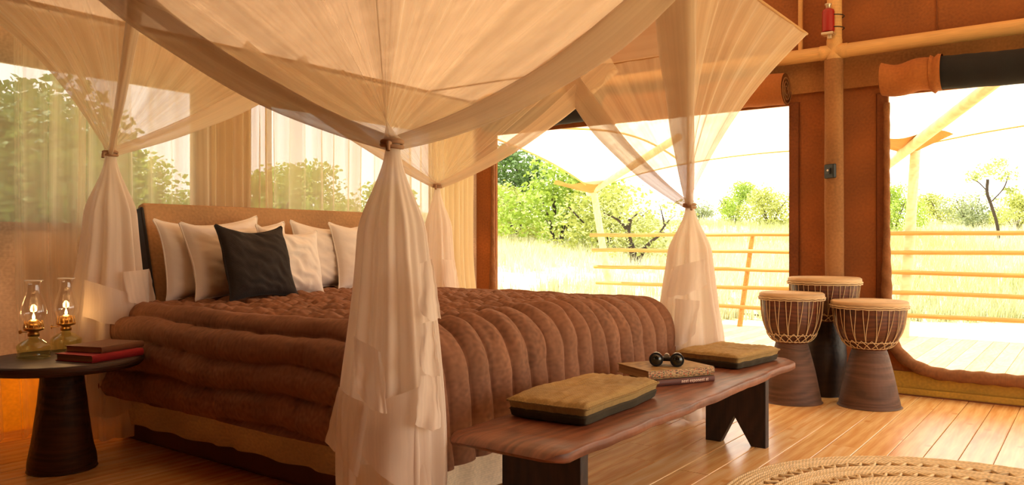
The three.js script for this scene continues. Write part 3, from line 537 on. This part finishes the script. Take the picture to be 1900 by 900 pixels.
// ------------------------------------------------------------ mosquito net over the bed
{
  const net = thing('mosquito_net', 'white gauze net canopy gathered into four tied corner drapes around the bed', 'mosquito net');
  const CX0 = 1.55, CX1 = 5.2, CZ0 = -4.75, CZ1 = -1.5, CY = 2.43;
  const gauze = sheer('#dfc8aa', 1, 0.36, 0.62, 7, 170, { transmission: 0.45 }), topM = sheer('#e2ccac', 1, 0.4, 0.5, 4, 175), stripBacklit = sheer('#ecd9bf', 1, 0.55, 0.8, 4, 182, { transmission: 0.4 }), strip = sheer('#cdb294', 1, 0.5, 0.74, 4, 180, { transmission: 0.3 }), skirtM = sheer('#f6e8da', 1, 0.76, 0.92, 5, 185, { transmission: 0.4 }), ruffM = sheer('#f6e8da', 1, 0.74, 0.9, 5, 190, { transmission: 0.4 });
  mesh('top_panel', surf(30, 30, (u, v) => V(lerp(CX0, CX1, u), CY - 0.05 * Math.sin(u * Math.PI) * Math.sin(v * Math.PI), lerp(CZ0, CZ1, v)), 1, 1), topM, net);
  const railM = std({ color: 0xb98d5c, roughness: 0.7 });
  for (const [a, b] of [[[CX0, CY, CZ0], [CX1, CY, CZ0]], [[CX1, CY, CZ0], [CX1, CY, CZ1]], [[CX0, CY, CZ1], [CX1, CY, CZ1]], [[CX0, CY, CZ0], [CX0, CY, CZ1]]]) mesh('rail', rod(a, b, 0.008), railM, net);
  const sag = (p, k, b, s) => p.clone().lerp(k, b).add(V(0, -s * 4 * b * (1 - b), 0));
  const cornerDef = [
    { K: V(2.26, 1.6, -4.48), C: V(CX0, CY, CZ0), E: [V(CX0, CY, -2.75), V(3.85, CY, CZ0)], sag: [0.03, 0.06], skirt: { r: 0.19, bot: 0.03, n: 9, w: 1.0 }, z: 1 },
    { K: V(2.0, 1.445, -2.0), C: V(CX0, CY, CZ1), E: [V(CX0, CY, -3.6), V(3.45, CY, CZ1)], sag: [0.12, 0.14], skirt: { r: 0.17, bot: 0.0, n: 10, w: 1 }, z: 2 },
    { K: V(4.75, 1.55, -4.25), C: V(CX1, CY, CZ0), E: [V(CX1, CY, -2.9), V(3.3, CY, CZ0)], sag: [0.1, 0.05], skirt: { r: 0.15, bot: 0.03, n: 8, w: 1 }, z: 3 },
    { K: V(4.68, 1.33, -2.07), C: V(CX1, CY, CZ1), E: [V(CX1, CY, -3.35), V(3.2, CY, CZ1)], sag: [0.1, 0.03], skirt: { r: 0.19, bot: 0.02, n: 9, w: 1 }, z: 4 },
  ];
  for (const c of cornerDef) {
    const L0 = c.E[0].distanceTo(c.C), L1 = c.E[1].distanceTo(c.C), L = L0 + L1, bow = V(0, 0, 0);
    const railAt = (a) => { const s = a * L; return s < L0 ? c.E[0].clone().lerp(c.C, s / L0) : c.C.clone().lerp(c.E[1], (s - L0) / L1); };
    const inward = V(3.38, 0, -3.2).sub(c.C).setY(0).normalize();
    const nU = 260, nV = 40, folds = 13;
    const kn = c.z * 7;
    mesh('corner_drape', surf(nU, nV, (u, v) => {
      const p = railAt(u), edge = Math.min(1, Math.min(u, 1 - u) * 6), sg = lerp(u < 0.5 ? c.sag[0] : c.sag[1], -0.04, edge);
      const ring = V(Math.cos(u * Math.PI * 2) * 0.03, 0.02, Math.sin(u * Math.PI * 2) * 0.03);
      const q = sag(p, c.K.clone().add(ring), v, sg);
      const dir = c.K.clone().sub(p).normalize(), tb = smooth(-0.35, 0.35, u * L - L0), al = V(tb, 0, 1 - tb).normalize(), nn = dir.cross(al).normalize();
      const amp = (0.018 + 0.03 * v) * (1 - v) * Math.min(1, v * 8 + 0.25) * 1.2;
      return q.addScaledVector(nn, amp * (Math.sin(u * folds * Math.PI * 2 + 4 * noise(u * 9, kn)) * 0.7 + 0.5 * Math.sin(u * 31 * Math.PI * 2 + 5 * noise(u * 14, kn + 2)) * (0.5 + noise(u * 5, kn + 4))) + 0.02 * noise(u * 8, v * 2, kn) * (1 - v)).addScaledVector(inward, 0.06 * Math.sin(v * Math.PI) * edge);
    }, L / 1.6, 1), gauze, net);
    // the two free edges, folded into soft bands
    [0, 1].forEach((e) => {
      const p = c.E[e], n = 60;
      const f = surf(18, n, (u, v) => {
        const q = sag(p, c.K, v, c.sag[e]), a = u * Math.PI * 2, w = lerp([0.075, 0.078, 0.072, 0.095][c.z - 1], 0.024, Math.pow(v, 1.6)) * (1 + 0.12 * noise(v * 5, kn + e));
        const d = c.K.clone().sub(p).normalize(), side = V(-d.z, 0, d.x).normalize(), up = side.clone().cross(d).normalize();
        const rip = 1 + 0.18 * Math.sin(a * 3 + v * 3 + kn);
        return q.addScaledVector(up, Math.sin(a) * w * rip).addScaledVector(side, Math.cos(a) * w * (e === 1 && c.z === 4 ? 1 : 0.45) * rip);
      }, 1, 2, true);
      mesh('edge_band', f, c.z === 1 || c.z === 3 ? stripBacklit : strip, net);  // paler bands at the head end carry backlight in their colour
    });
    // the tie
    mesh('tie', merged([new THREE.TorusGeometry(0.034, 0.009, 10, 28).rotateX(Math.PI / 2).translate(c.K.x, c.K.y + 0.008, c.K.z), new THREE.TorusGeometry(0.036, 0.008, 10, 28).rotateX(Math.PI / 2 + 0.15).translate(c.K.x, c.K.y - 0.006, c.K.z), tube([c.K.clone().add(V(-0.03, 0, 0.02)), c.K.clone().add(V(-0.055, -0.005, 0.035)), c.K.clone().add(V(-0.06, -0.03, 0.04))], 0.008, 10, 6)]), std({ color: 0xa98263, roughness: 0.9 }), net);
    // skirt below the tie
    const S = c.skirt, H = c.K.y - S.bot;
    const rad = (a, b, off = 0) => {
      const base = S.r * (0.15 + 0.46 * smooth(0, 0.22, b) + 0.42 * smooth(0.1, 0.75, b) - 0.1 * smooth(0.8, 1, b));
      const pl = 1 + ((c.z === 2 ? 0.085 : 0.13) * Math.sin(a * S.n + 1.5 * noise(b * 2, kn) + kn) + 0.07 * Math.sin(a * (S.n + 5) + kn * 2 + b)) * smooth(0.0, 0.25, b);
      return base * pl + off;
    };
    const at = (a, b, off = 0) => { const r = rad(a, b, off); return V(c.K.x + Math.cos(a) * r * S.w + 0.015 * noise(b * 3, kn), lerp(c.K.y, S.bot, b), c.K.z + Math.sin(a) * r + 0.015 * noise(b * 3, kn + 3)); };
    mesh('skirt', surf(150, 60, (u, v) => at(u * Math.PI * 2, v), 2, 1, true), skirtM, net);
    // flaps of the free edges folded over the skirt: corners as [across, height] in metres from the tie's axis
    const fwd = V(-c.K.x, 0, -c.K.z).normalize(), across = V(-fwd.z, 0, fwd.x).multiplyScalar(-1);
    const flap = ([tl, tr, br, bl], off, z) => {
      mesh('hem_flap', surf(36, 30, (u, v) => {
        const x = lerp(lerp(tl[0], tr[0], u), lerp(bl[0], br[0], u), v) + 0.006 * noise(v * 4, u * 2, z), y = lerp(lerp(tl[1], tr[1], u), lerp(bl[1], br[1], u), v) - 0.018 * Math.sin(u * Math.PI) * v + 0.012 * noise(u * 4, z) * v;
        const R1 = S.r * 1.02, q = Math.sqrt(Math.max(0, R1 * R1 - x * x)), d = q + off + 0.025 * v + 0.012 * Math.sin(u * 7 + z * 2 + v * 2) * (0.3 + v) + 0.012 * smooth(0.85, 1, u);
        return V(c.K.x, y, c.K.z).addScaledVector(across, x).addScaledVector(fwd, d);
      }, 0.5, 0.5), ruffM, net);
    };
    const F = [
      [[[-0.12, 0.9], [0.16, 0.8], [0.2, 0.64], [-0.13, 0.7]], [[0.06, 0.94], [0.2, 0.95], [0.23, 0.77], [0.09, 0.78]], [[-0.12, 0.5], [0.1, 0.52], [0.12, 0.2], [-0.1, 0.16]]],
      [[[-0.17, 0.37], [0.114, 0.36], [0.13, 0.04], [-0.16, 0.04]], [[-0.11, 0.56], [0.12, 0.63], [0.13, 0.24], [-0.115, 0.42]], [[-0.186, 0.6], [-0.076, 0.57], [-0.11, 0.34], [-0.225, 0.42]], [[-0.124, 0.79], [-0.034, 0.74], [-0.015, 0.55], [-0.12, 0.61]], [[0.09, 1.03], [0.135, 1.045], [0.165, 0.84], [0.085, 0.88]], [[0.095, 0.83], [0.14, 0.84], [0.16, 0.65], [0.09, 0.69]], [[0.09, 0.66], [0.15, 0.65], [0.165, 0.48], [0.075, 0.51]]],
      [[[0.03, 0.97], [0.14, 0.96], [0.18, 0.74], [0.05, 0.76]]],
      [[[-0.1, 0.95], [0.09, 1.0], [0.1, 0.84], [-0.14, 0.77]], [[-0.085, 0.76], [0.06, 0.75], [0.03, 0.56], [-0.09, 0.47]]],
    ][c.z - 1];
    F.forEach((f, i) => flap(f, 0.008 + i * 0.004, c.z * 5 + i));
  }
}

// ------------------------------------------------------------ outside: deck railing, shade sail, land, trees
const bamboo = std({ map: woodTex('#b07a35', '#d6a35c', 200, 6), roughness: 0.6 }), postWood = std({ map: woodTex('#d9bc90', '#f0dcb8', 205, 3), roughness: 0.75 });
{
  const t = thing('deck_railing', 'low bamboo railing of five horizontal poles along the sunny deck', 'railing');
  for (const y of [1.205, 0.985, 0.745, 0.515, 0.26]) {
    for (const [z0, z1] of [[-6.02, -2.7], [-2.72, 2.4]]) {
      const pts = []; for (let i = 0; i <= 8; i++) pts.push([10.1 + 0.012 * noise(i * 0.7, y * 9), y + 0.014 * noise(i * 0.6, y * 13 + z0), lerp(z0 - (y < 1 ? -(1.2 - y) * 0.14 : 0) * (z0 < -5 ? 1 : 0), z1, i / 8)]);
      mesh('rail', tube(pts, 0.026, 40, 8), bamboo, t);
    }
  }
  mesh('post', rod([10.16, -0.05, -3.8], [10.16, 1.2, -3.62], 0.035, 0.03), bamboo, t);
  mesh('post', rod([10.2, -0.05, 0.9], [10.2, 1.2, 0.9], 0.035, 0.03), bamboo, t);
}
{
  const t = thing('shade_sail', 'pale canvas shade sail stretched over the deck on slanting poles', 'shade sail');
  const T = [V(6.5, 2.2, -5.08), V(6.5, 2.95, 2.6)], P2 = V(10.4, 1.9, -6.16), P1 = V(10.2, 2.2, -1.79), P0 = V(10.2, 2.25, 2.6);
  const outer = (u) => { const k = u < 0.5 ? u * 2 : u * 2 - 1, a = u < 0.5 ? P2 : P1, b = u < 0.5 ? P1 : P0, p = a.clone().lerp(b, k), s = 4 * k * (1 - k); return p.add(V(-0.5 * s, 0.13 * s, 0)); };
  const inner = (u) => V(6.5, lerp(2.2, 2.75, smooth(0, 0.35, u)) + 0.1 * u, lerp(-5.08, 2.6, u));
  const sail = phy({ map: canvasTex('#f3e6c8', 210), roughness: 0.9, side: DS, transmission: 0.75, thickness: 0 });
  mesh('sail_cloth', surf(80, 40, (u, v) => { const p = inner(u).lerp(outer(u), v); const s = Math.sin(v * Math.PI); p.y += 0.22 * s * (0.3 + 0.7 * smooth(0, 0.25, u)); return p; }, 8, 4), sail, t);
  const edge = []; for (let i = 0; i <= 60; i++) edge.push(outer(i / 60));
  const hemM = cloth('#d9b173', 211); mesh('edge_rope', tube(edge, 0.012, 120, 6), hemM, t);
  const le = []; for (let i = 0; i <= 16; i++) { const v = i / 16, p = inner(0).lerp(outer(0), v); p.y += 0.22 * Math.sin(v * Math.PI) * 0.3; le.push(p); } mesh('edge_rope', tube(le, 0.014, 50, 6), hemM, t);
  const se = []; for (let i = 0; i <= 16; i++) { const v = i / 16, u = 0.07 + 0.12 * v, p = inner(u).lerp(outer(u), v * 0.93); p.y += 0.22 * Math.sin(v * 0.93 * Math.PI) * (0.3 + 0.7 * smooth(0, 0.25, u)) - 0.008; se.push(p); } mesh('sail_seam', tube(se, 0.012, 50, 6), hemM, t);
  // brown corner patches: shallow folded cones
  const patchM = cloth('#c08a4a', 212);
  for (const P of [P2, P1]) mesh('corner_patch', surf(20, 6, (u, v) => { const a = (u - 0.5) * 1.9 + Math.PI, r = v * 0.62; return V(P.x + 0.06 + Math.cos(a) * r, P.y - 0.07 + 0.16 * v + 0.04 * Math.sin(u * Math.PI * 3) * v, P.z + Math.sin(a) * r); }), patchM, t);
  mesh('pole', rod([10.24, -0.02, -5.7], [10.42, 1.9, -6.16], 0.055, 0.05), postWood, t);
  mesh('pole', rod([10.15, -0.02, -1.84], [10.24, 2.22, -1.72], 0.065, 0.055), postWood, t);
  mesh('rafter', rod([10.6, 1.86, -6.35], [8.4, 2.3, -3.85], 0.05, 0.045), postWood, t);
  mesh('rafter', rod([10.75, 2.05, -2.15], [7.2, 2.62, -0.3], 0.06, 0.055), postWood, t);
}
const depthOf = (x, z) => x * Math.cos(YAW) - z * Math.sin(YAW), sideOf = (x, z) => x * Math.sin(YAW) + z * Math.cos(YAW);
function land(x, z) {
  const d = depthOf(x, z), l = sideOf(x, z), f = smooth(9, 14, d);
  return lerp(-0.25, 0, f) + f * (0.062 + 0.02 * smooth(0, -12, l) * smooth(14, 30, d)) * Math.min(Math.max(0, d - 10), 42) + f * 0.15 * noise(x * 0.12, z * 0.12);
}
const world = (d, l) => { const x = d * Math.cos(YAW) + l * Math.sin(YAW), z = -d * Math.sin(YAW) + l * Math.cos(YAW); return V(x, land(x, z), z); };
{
  const grassMap = tex(512, 512, (u, v) => { const a = tileN(u, v, 6, 6, 220) + tileN(u, v, 30, 30, 221) * 0.6 + tileN(u, v, 90, 90, 222) * 0.5; return mix3(hex('#cfc58c'), hex('#e2dab2'), clamp(0.5 + a)); });
  const n = 180, g = surf(n, n, (u, v) => { const a = (u - 0.5) * 2, b = (v - 0.5) * 2, x = 8 + a * Math.abs(a) * 160 + a * 10, z = -4 + b * Math.abs(b) * 160 + b * 10; return V(x, land(x, z), z); });
  const p = g.attributes.position, uv = g.attributes.uv; for (let i = 0; i < p.count; i++) uv.setXY(i, p.getX(i) / 6, p.getZ(i) / 6);
  const gr = struct('ground', g, std({ map: grassMap, roughness: 1 }));
  // bare sandy path beyond the deck
  const sandT = std({ map: tex(128, 128, (u, v) => hex('#d9c6a0').map((x) => x * (0.95 + tileN(u, v, 20, 20, 225) * 0.2))), roughness: 1 });
  struct('path', surf(80, 10, (u, v) => { const l = lerp(-14, 4, u), d = lerp(13.5, 19 - 2.5 * u, v) + 1.2 * noise(u * 9, v > 0.5 ? 3 : 1) * (v < 0.1 || v > 0.9 ? 1 : 0.5) + smooth(0.4, 1, u) * -1.5, q = world(d, l); q.y += 0.035; return q; }), sandT);
}
// grass tufts: one object, too many to count
{
  const blades = []; for (let i = 0; i < 7; i++) { const a = rr(0, 6.28), h = rr(0.25, 0.5), le = rr(0.05, 0.2), w = 0.011, cx = rr(-0.06, 0.06), cz = rr(-0.06, 0.06); const px = Math.cos(a + 1.57) * w, pz = Math.sin(a + 1.57) * w, lx = Math.cos(a) * le, lz = Math.sin(a) * le;
    const g = new THREE.BufferGeometry(); g.setAttribute('position', new THREE.Float32BufferAttribute([cx - px, 0, cz - pz, cx + px, 0, cz + pz, cx + lx * 0.4 - px * 0.6, h * 0.6, cz + lz * 0.4 - pz * 0.6, cx + lx * 0.4 + px * 0.6, h * 0.6, cz + lz * 0.4 + pz * 0.6, cx + lx, h, cz + lz], 3)); g.setIndex([0, 1, 2, 1, 3, 2, 2, 3, 4]); g.computeVertexNormals(); blades.push(g); }
  const N = 26000, im = new THREE.InstancedMesh(mergeGeometries(blades), phy({ color: 0xffffff, roughness: 1, side: DS, transmission: 0.3, thickness: 0 }), N), m4 = new THREE.Matrix4(), q = new THREE.Quaternion(), c = new THREE.Color();
  for (let i = 0; i < N; i++) {
    let d = 11.6 + Math.pow(rnd(), 1.4) * 34, l = rr(-0.75, 0.75) * d;
    if (l < 4 * (d / 19) && d > 13.2 && d < 18.5 - (l + 14) * 0.13 && rnd() < 0.95) { d += 6; l = rr(-0.75, 0.75) * d; }
    const p = world(d, l); if (p.x < 10.55 && p.z > -7.5) { p.x = 10.6 + rnd() * 3; p.y = land(p.x, p.z); }
    const s = rr(0.4, 0.8) * (1 + d * 0.012); q.setFromAxisAngle(V(0, 1, 0), rr(0, 6.28));
    m4.compose(p, q, V(s, s * rr(0.6, 1.15), s)); im.setMatrixAt(i, m4);
    const k = clamp(0.5 + noise(p.x * 0.15, p.z * 0.15) * 1.6 + rr(-0.3, 0.3)); c.setRGB(lerp(0.38, 0.62, k), lerp(0.42, 0.6, k), lerp(0.17, 0.4, k)); im.setColorAt(i, c);
  }
  im.name = 'grass'; im.castShadow = im.receiveShadow = true; im.userData = { label: 'tall pale yellow-green grass covering the field beyond the deck', category: 'grass', kind: 'stuff' }; scene.add(im);
}
// shrubs and trees: leaves with a stem below
function leafGeo(n, shape, size) {
  const pos = [], idx = [];
  for (let i = 0; i < n; i++) {
    const p = shape(i / n), a = V(rr(-1, 1), rr(-0.6, 0.6), rr(-1, 1)).normalize(), b = V(rr(-1, 1), rr(-1, 1), rr(-1, 1)).cross(a).normalize(), s = size * rr(0.6, 1.3), w = s * 0.3, o = pos.length / 3;
    const pts = [p, p.clone().addScaledVector(a, s * 0.5).addScaledVector(b, w), p.clone().addScaledVector(a, s), p.clone().addScaledVector(a, s * 0.5).addScaledVector(b, -w)];
    for (const q of pts) pos.push(q.x, q.y, q.z); idx.push(o, o + 1, o + 2, o, o + 2, o + 3);
  }
  const g = new THREE.BufferGeometry(); g.setAttribute('position', new THREE.Float32BufferAttribute(pos, 3)); g.setIndex(idx); g.computeVertexNormals(); return g;
}
const leafM = (c) => phy({ color: new THREE.Color(c), roughness: 0.8, side: DS, transmission: 0.4, thickness: 0 });
const bark = std({ map: woodTex('#2c2420', '#5a4a3e', 230), roughness: 0.95 });
function blobs(n, w, h, kindLow = 0.35) { const L = []; for (let i = 0; i < n; i++) { const a = rr(0, 6.28), r = Math.sqrt(rnd()) * w * 0.36; L.push([Math.cos(a) * r, h * rr(kindLow, 0.8), Math.sin(a) * r, w * rr(0.14, 0.26)]); } return () => { const b = L[Math.floor(rnd() * n)], d = V(rr(-1, 1), rr(-1, 1), rr(-1, 1)).normalize(), r = b[3] * Math.pow(rnd(), 0.35); return V(b[0] + d.x * r, Math.max(0.02, b[1] + d.y * r * 0.85), b[2] + d.z * r); }; }
function plant(kind, label, cat, w, h, leaves, size, mat, stems, group) {
  const t = thing(kind, label, cat, [0, 0, 0], 0, group);
  mesh('foliage', leafGeo(leaves, blobs(kind === 'tree' ? 14 : 13, w, h, kind === 'tree' ? 0.3 : 0.12), size), mat, t);
  const st = []; for (let i = 0; i < stems; i++) { const a = rr(0, 6.28), r = w * rr(0.1, 0.3); st.push(tube([[rr(-0.05, 0.05), -0.15, rr(-0.05, 0.05)], [Math.cos(a) * r * 0.4, h * 0.3, Math.sin(a) * r * 0.4], [Math.cos(a) * r, h * rr(0.55, 0.8), Math.sin(a) * r]], h * 0.012, 10, 5)); }
  mesh('stem', merged(st), bark, t); return t;
}
const put = (o, d, px, s = 1, turn = 0) => { const p = world(d, (px - 950) / 1476.5 * d); o.position.copy(p); o.rotation.y = turn; if (Array.isArray(s)) o.scale.set(...s); else o.scale.setScalar(s); };
const again = (o, label, d, px, s, turn) => { const c = copyOf(o, label, [0, 0, 0]); put(c, d, px, s, turn); return c; };
const shrubA = plant('shrub', 'bright green bushy shrub below the shade sail corner', 'shrub', 4.2, 2.6, 5200, 0.16, leafM('#9fb644'), 7, 'shrubs in the field'); put(shrubA, 24, 1035, 1, 0.4);
const shrubB = plant('shrub', 'low yellow-green shrub spreading in front of the dead tree pole', 'shrub', 3.6, 1.9, 4200, 0.13, leafM('#adb45a'), 6, 'shrubs in the field'); put(shrubB, 21, 1130, 1, 0);
const shrubC = plant('shrub', 'pale grey-green round bush on the skyline by the netting', 'shrub', 3.4, 2.4, 3600, 0.14, leafM('#97a273'), 6, 'shrubs in the field'); put(shrubC, 46, 1300, [0.75, 0.62, 0.75], 0);
again(shrubA, 'tallest light green bush on the skyline in the wide doorway', 42, 1362, [0.62, 0.85, 0.62], 1.2);
again(shrubB, 'broad bright green bush close to the doorway pier', 40, 1428, [1.0, 1.0, 1.0], 2.1);
again(shrubA, 'green bush seen just past the pier, behind the sail pole', 34, 1660, [0.6, 0.82, 0.6], 3.0);
again(shrubB, 'olive bush on the skyline between sail pole and slender tree', 44, 1745, [1.05, 0.9, 1.0], 0.7);
again(shrubC, 'grey-green bush around the foot of the slender tree', 38, 1800, [0.85, 0.8, 0.85], 1.9);
again(shrubB, 'yellowish bush at the doorway edge past the slender tree', 36, 1885, [0.8, 0.9, 0.8], 2.8);
again(shrubB, 'yellow-green shrub at the foot of the dark tree by the corner post', 27, 968, [1.1, 1.0, 1.0], 1.5);
const treeA = plant('tree', 'dense dark green tree beside the tent corner post', 'tree', 4.2, 4.4, 6500, 0.2, leafM('#5f8038'), 6, 'trees beyond the tent'); put(treeA, 30, 945, [0.85, 0.85, 0.85], 0.3);
// trees and bushes seen through the back windows
for (const [d, px, s, lab] of [[11, -30, 0.8, 'green tree filling the window behind the oil lamps'], [13, 70, 0.85, 'tree outside the window, half hidden by the netting edge'], [17, 130, 0.7, 'tree outside the window next to the gathered netting']]) again(treeA, lab, d, px, s, px);
for (const [d, px, s, lab] of [[20, 300, 0.95, 'bush outside the narrow bright part of the window above the headboard'], [19, 500, 0.85, 'bush outside at the left end of the wide window'.replace('left', 'near')], [23, 590, 0.9, 'bush outside the middle of the wide window'], [21, 680, 0.7, 'bush outside the wide window beside the tied netting'], [17, 90, 1.1, 'bush outside under the trees behind the lamps']]) again(shrubA, lab, d, px, s, px);
// bare forked tree
{
  const t = thing('dead_tree', 'dark bare tree with crooked forked branches behind the railing', 'tree');
  const br = (pts, r0, r1) => { const c = curve(pts), n = 20; return surf(8, n, (u, v) => { const p = c.getPointAt(v), a = u * 6.283, r = lerp(r0, r1, v) * (1 + 0.15 * noise(v * 8, u * 3)); return V(p.x + Math.cos(a) * r, p.y + Math.sin(a) * r * 0.4, p.z + Math.sin(a) * r); }, 1, 2, true); };
  mesh('trunk', merged([br([[0, -0.2, 0], [-0.06, 0.35, 0.02], [-0.16, 0.75, 0], [-0.12, 1.05, 0.05]], 0.1, 0.05), br([[0.05, -0.2, 0], [0.12, 0.25, 0], [0.35, 0.55, 0.1], [0.62, 0.75, 0.1]], 0.09, 0.045)]), bark, t);
  mesh('branch', br([[-0.15, 0.78, 0], [-0.35, 1.02, 0], [-0.7, 1.2, 0.05]], 0.05, 0.025), bark, t);
  mesh('branch', br([[-0.12, 1.0, 0.03], [0.05, 1.18, 0], [0.2, 1.22, 0]], 0.04, 0.015), bark, t);
  mesh('branch', br([[0.6, 0.74, 0.1], [0.9, 0.72, 0.1], [1.15, 0.66, 0.1]], 0.035, 0.015), bark, t);
  mesh('branch', br([[0.5, 0.68, 0.1], [0.72, 1.0, 0.1], [0.9, 1.15, 0.1]], 0.035, 0.012), bark, t);
  mesh('branch', br([[0.66, 0.9, 0.1], [0.6, 1.2, 0.05], [0.56, 1.35, 0.05]], 0.025, 0.01), bark, t);
  mesh('foliage', leafGeo(1300, () => { const d = V(rr(-1, 1), rr(-1, 1), rr(-1, 1)); return V(0.3 + d.x * 1.1, 0.85 + d.y * 0.65, d.z * 0.6); }, 0.09), leafM('#a3aa64'), t);
  put(t, 18, 1178, 1, -YAW); t.rotation.y = -(Math.PI / 2 - YAW) ;
}
{
  const t = thing('slender_tree', 'slender young tree with a thin crooked trunk and sparse crown', 'tree');
  const c = tube([[0.1, -0.3, 0], [0.05, 0.6, 0], [-0.15, 1.3, 0], [-0.3, 1.75, 0], [-0.28, 2.2, 0]], 0.05, 24, 6);
  mesh('trunk', c, bark, t);
  mesh('branch', merged([tube([[-0.2, 1.4, 0], [0.2, 1.9, 0.1], [0.35, 2.3, 0.1]], 0.022, 12, 5), tube([[-0.3, 1.8, 0], [-0.6, 2.1, 0], [-0.8, 2.2, 0]], 0.02, 12, 5)]), bark, t);
  const spots = [[-0.3, 2.5, 0, 0.45], [-0.75, 2.3, 0, 0.35], [0.3, 2.35, 0.1, 0.4], [0.5, 1.8, 0, 0.25], [0.1, 2.75, 0, 0.35], [0.4, 1.0, 0, 0.5]];
  mesh('foliage', leafGeo(1100, () => { const b = spots[Math.floor(rnd() * spots.length)], d = V(rr(-1, 1), rr(-1, 1), rr(-1, 1)).normalize().multiplyScalar(b[3] * Math.pow(rnd(), 0.5)); return V(b[0] + d.x, b[1] + d.y * 0.7, b[2] + d.z); }, 0.1), leafM('#adb86c'), t);
  put(t, 27, 1848, 1, 0); t.rotation.y = -(Math.PI / 2 - YAW);
}

renderer.render(scene, camera);
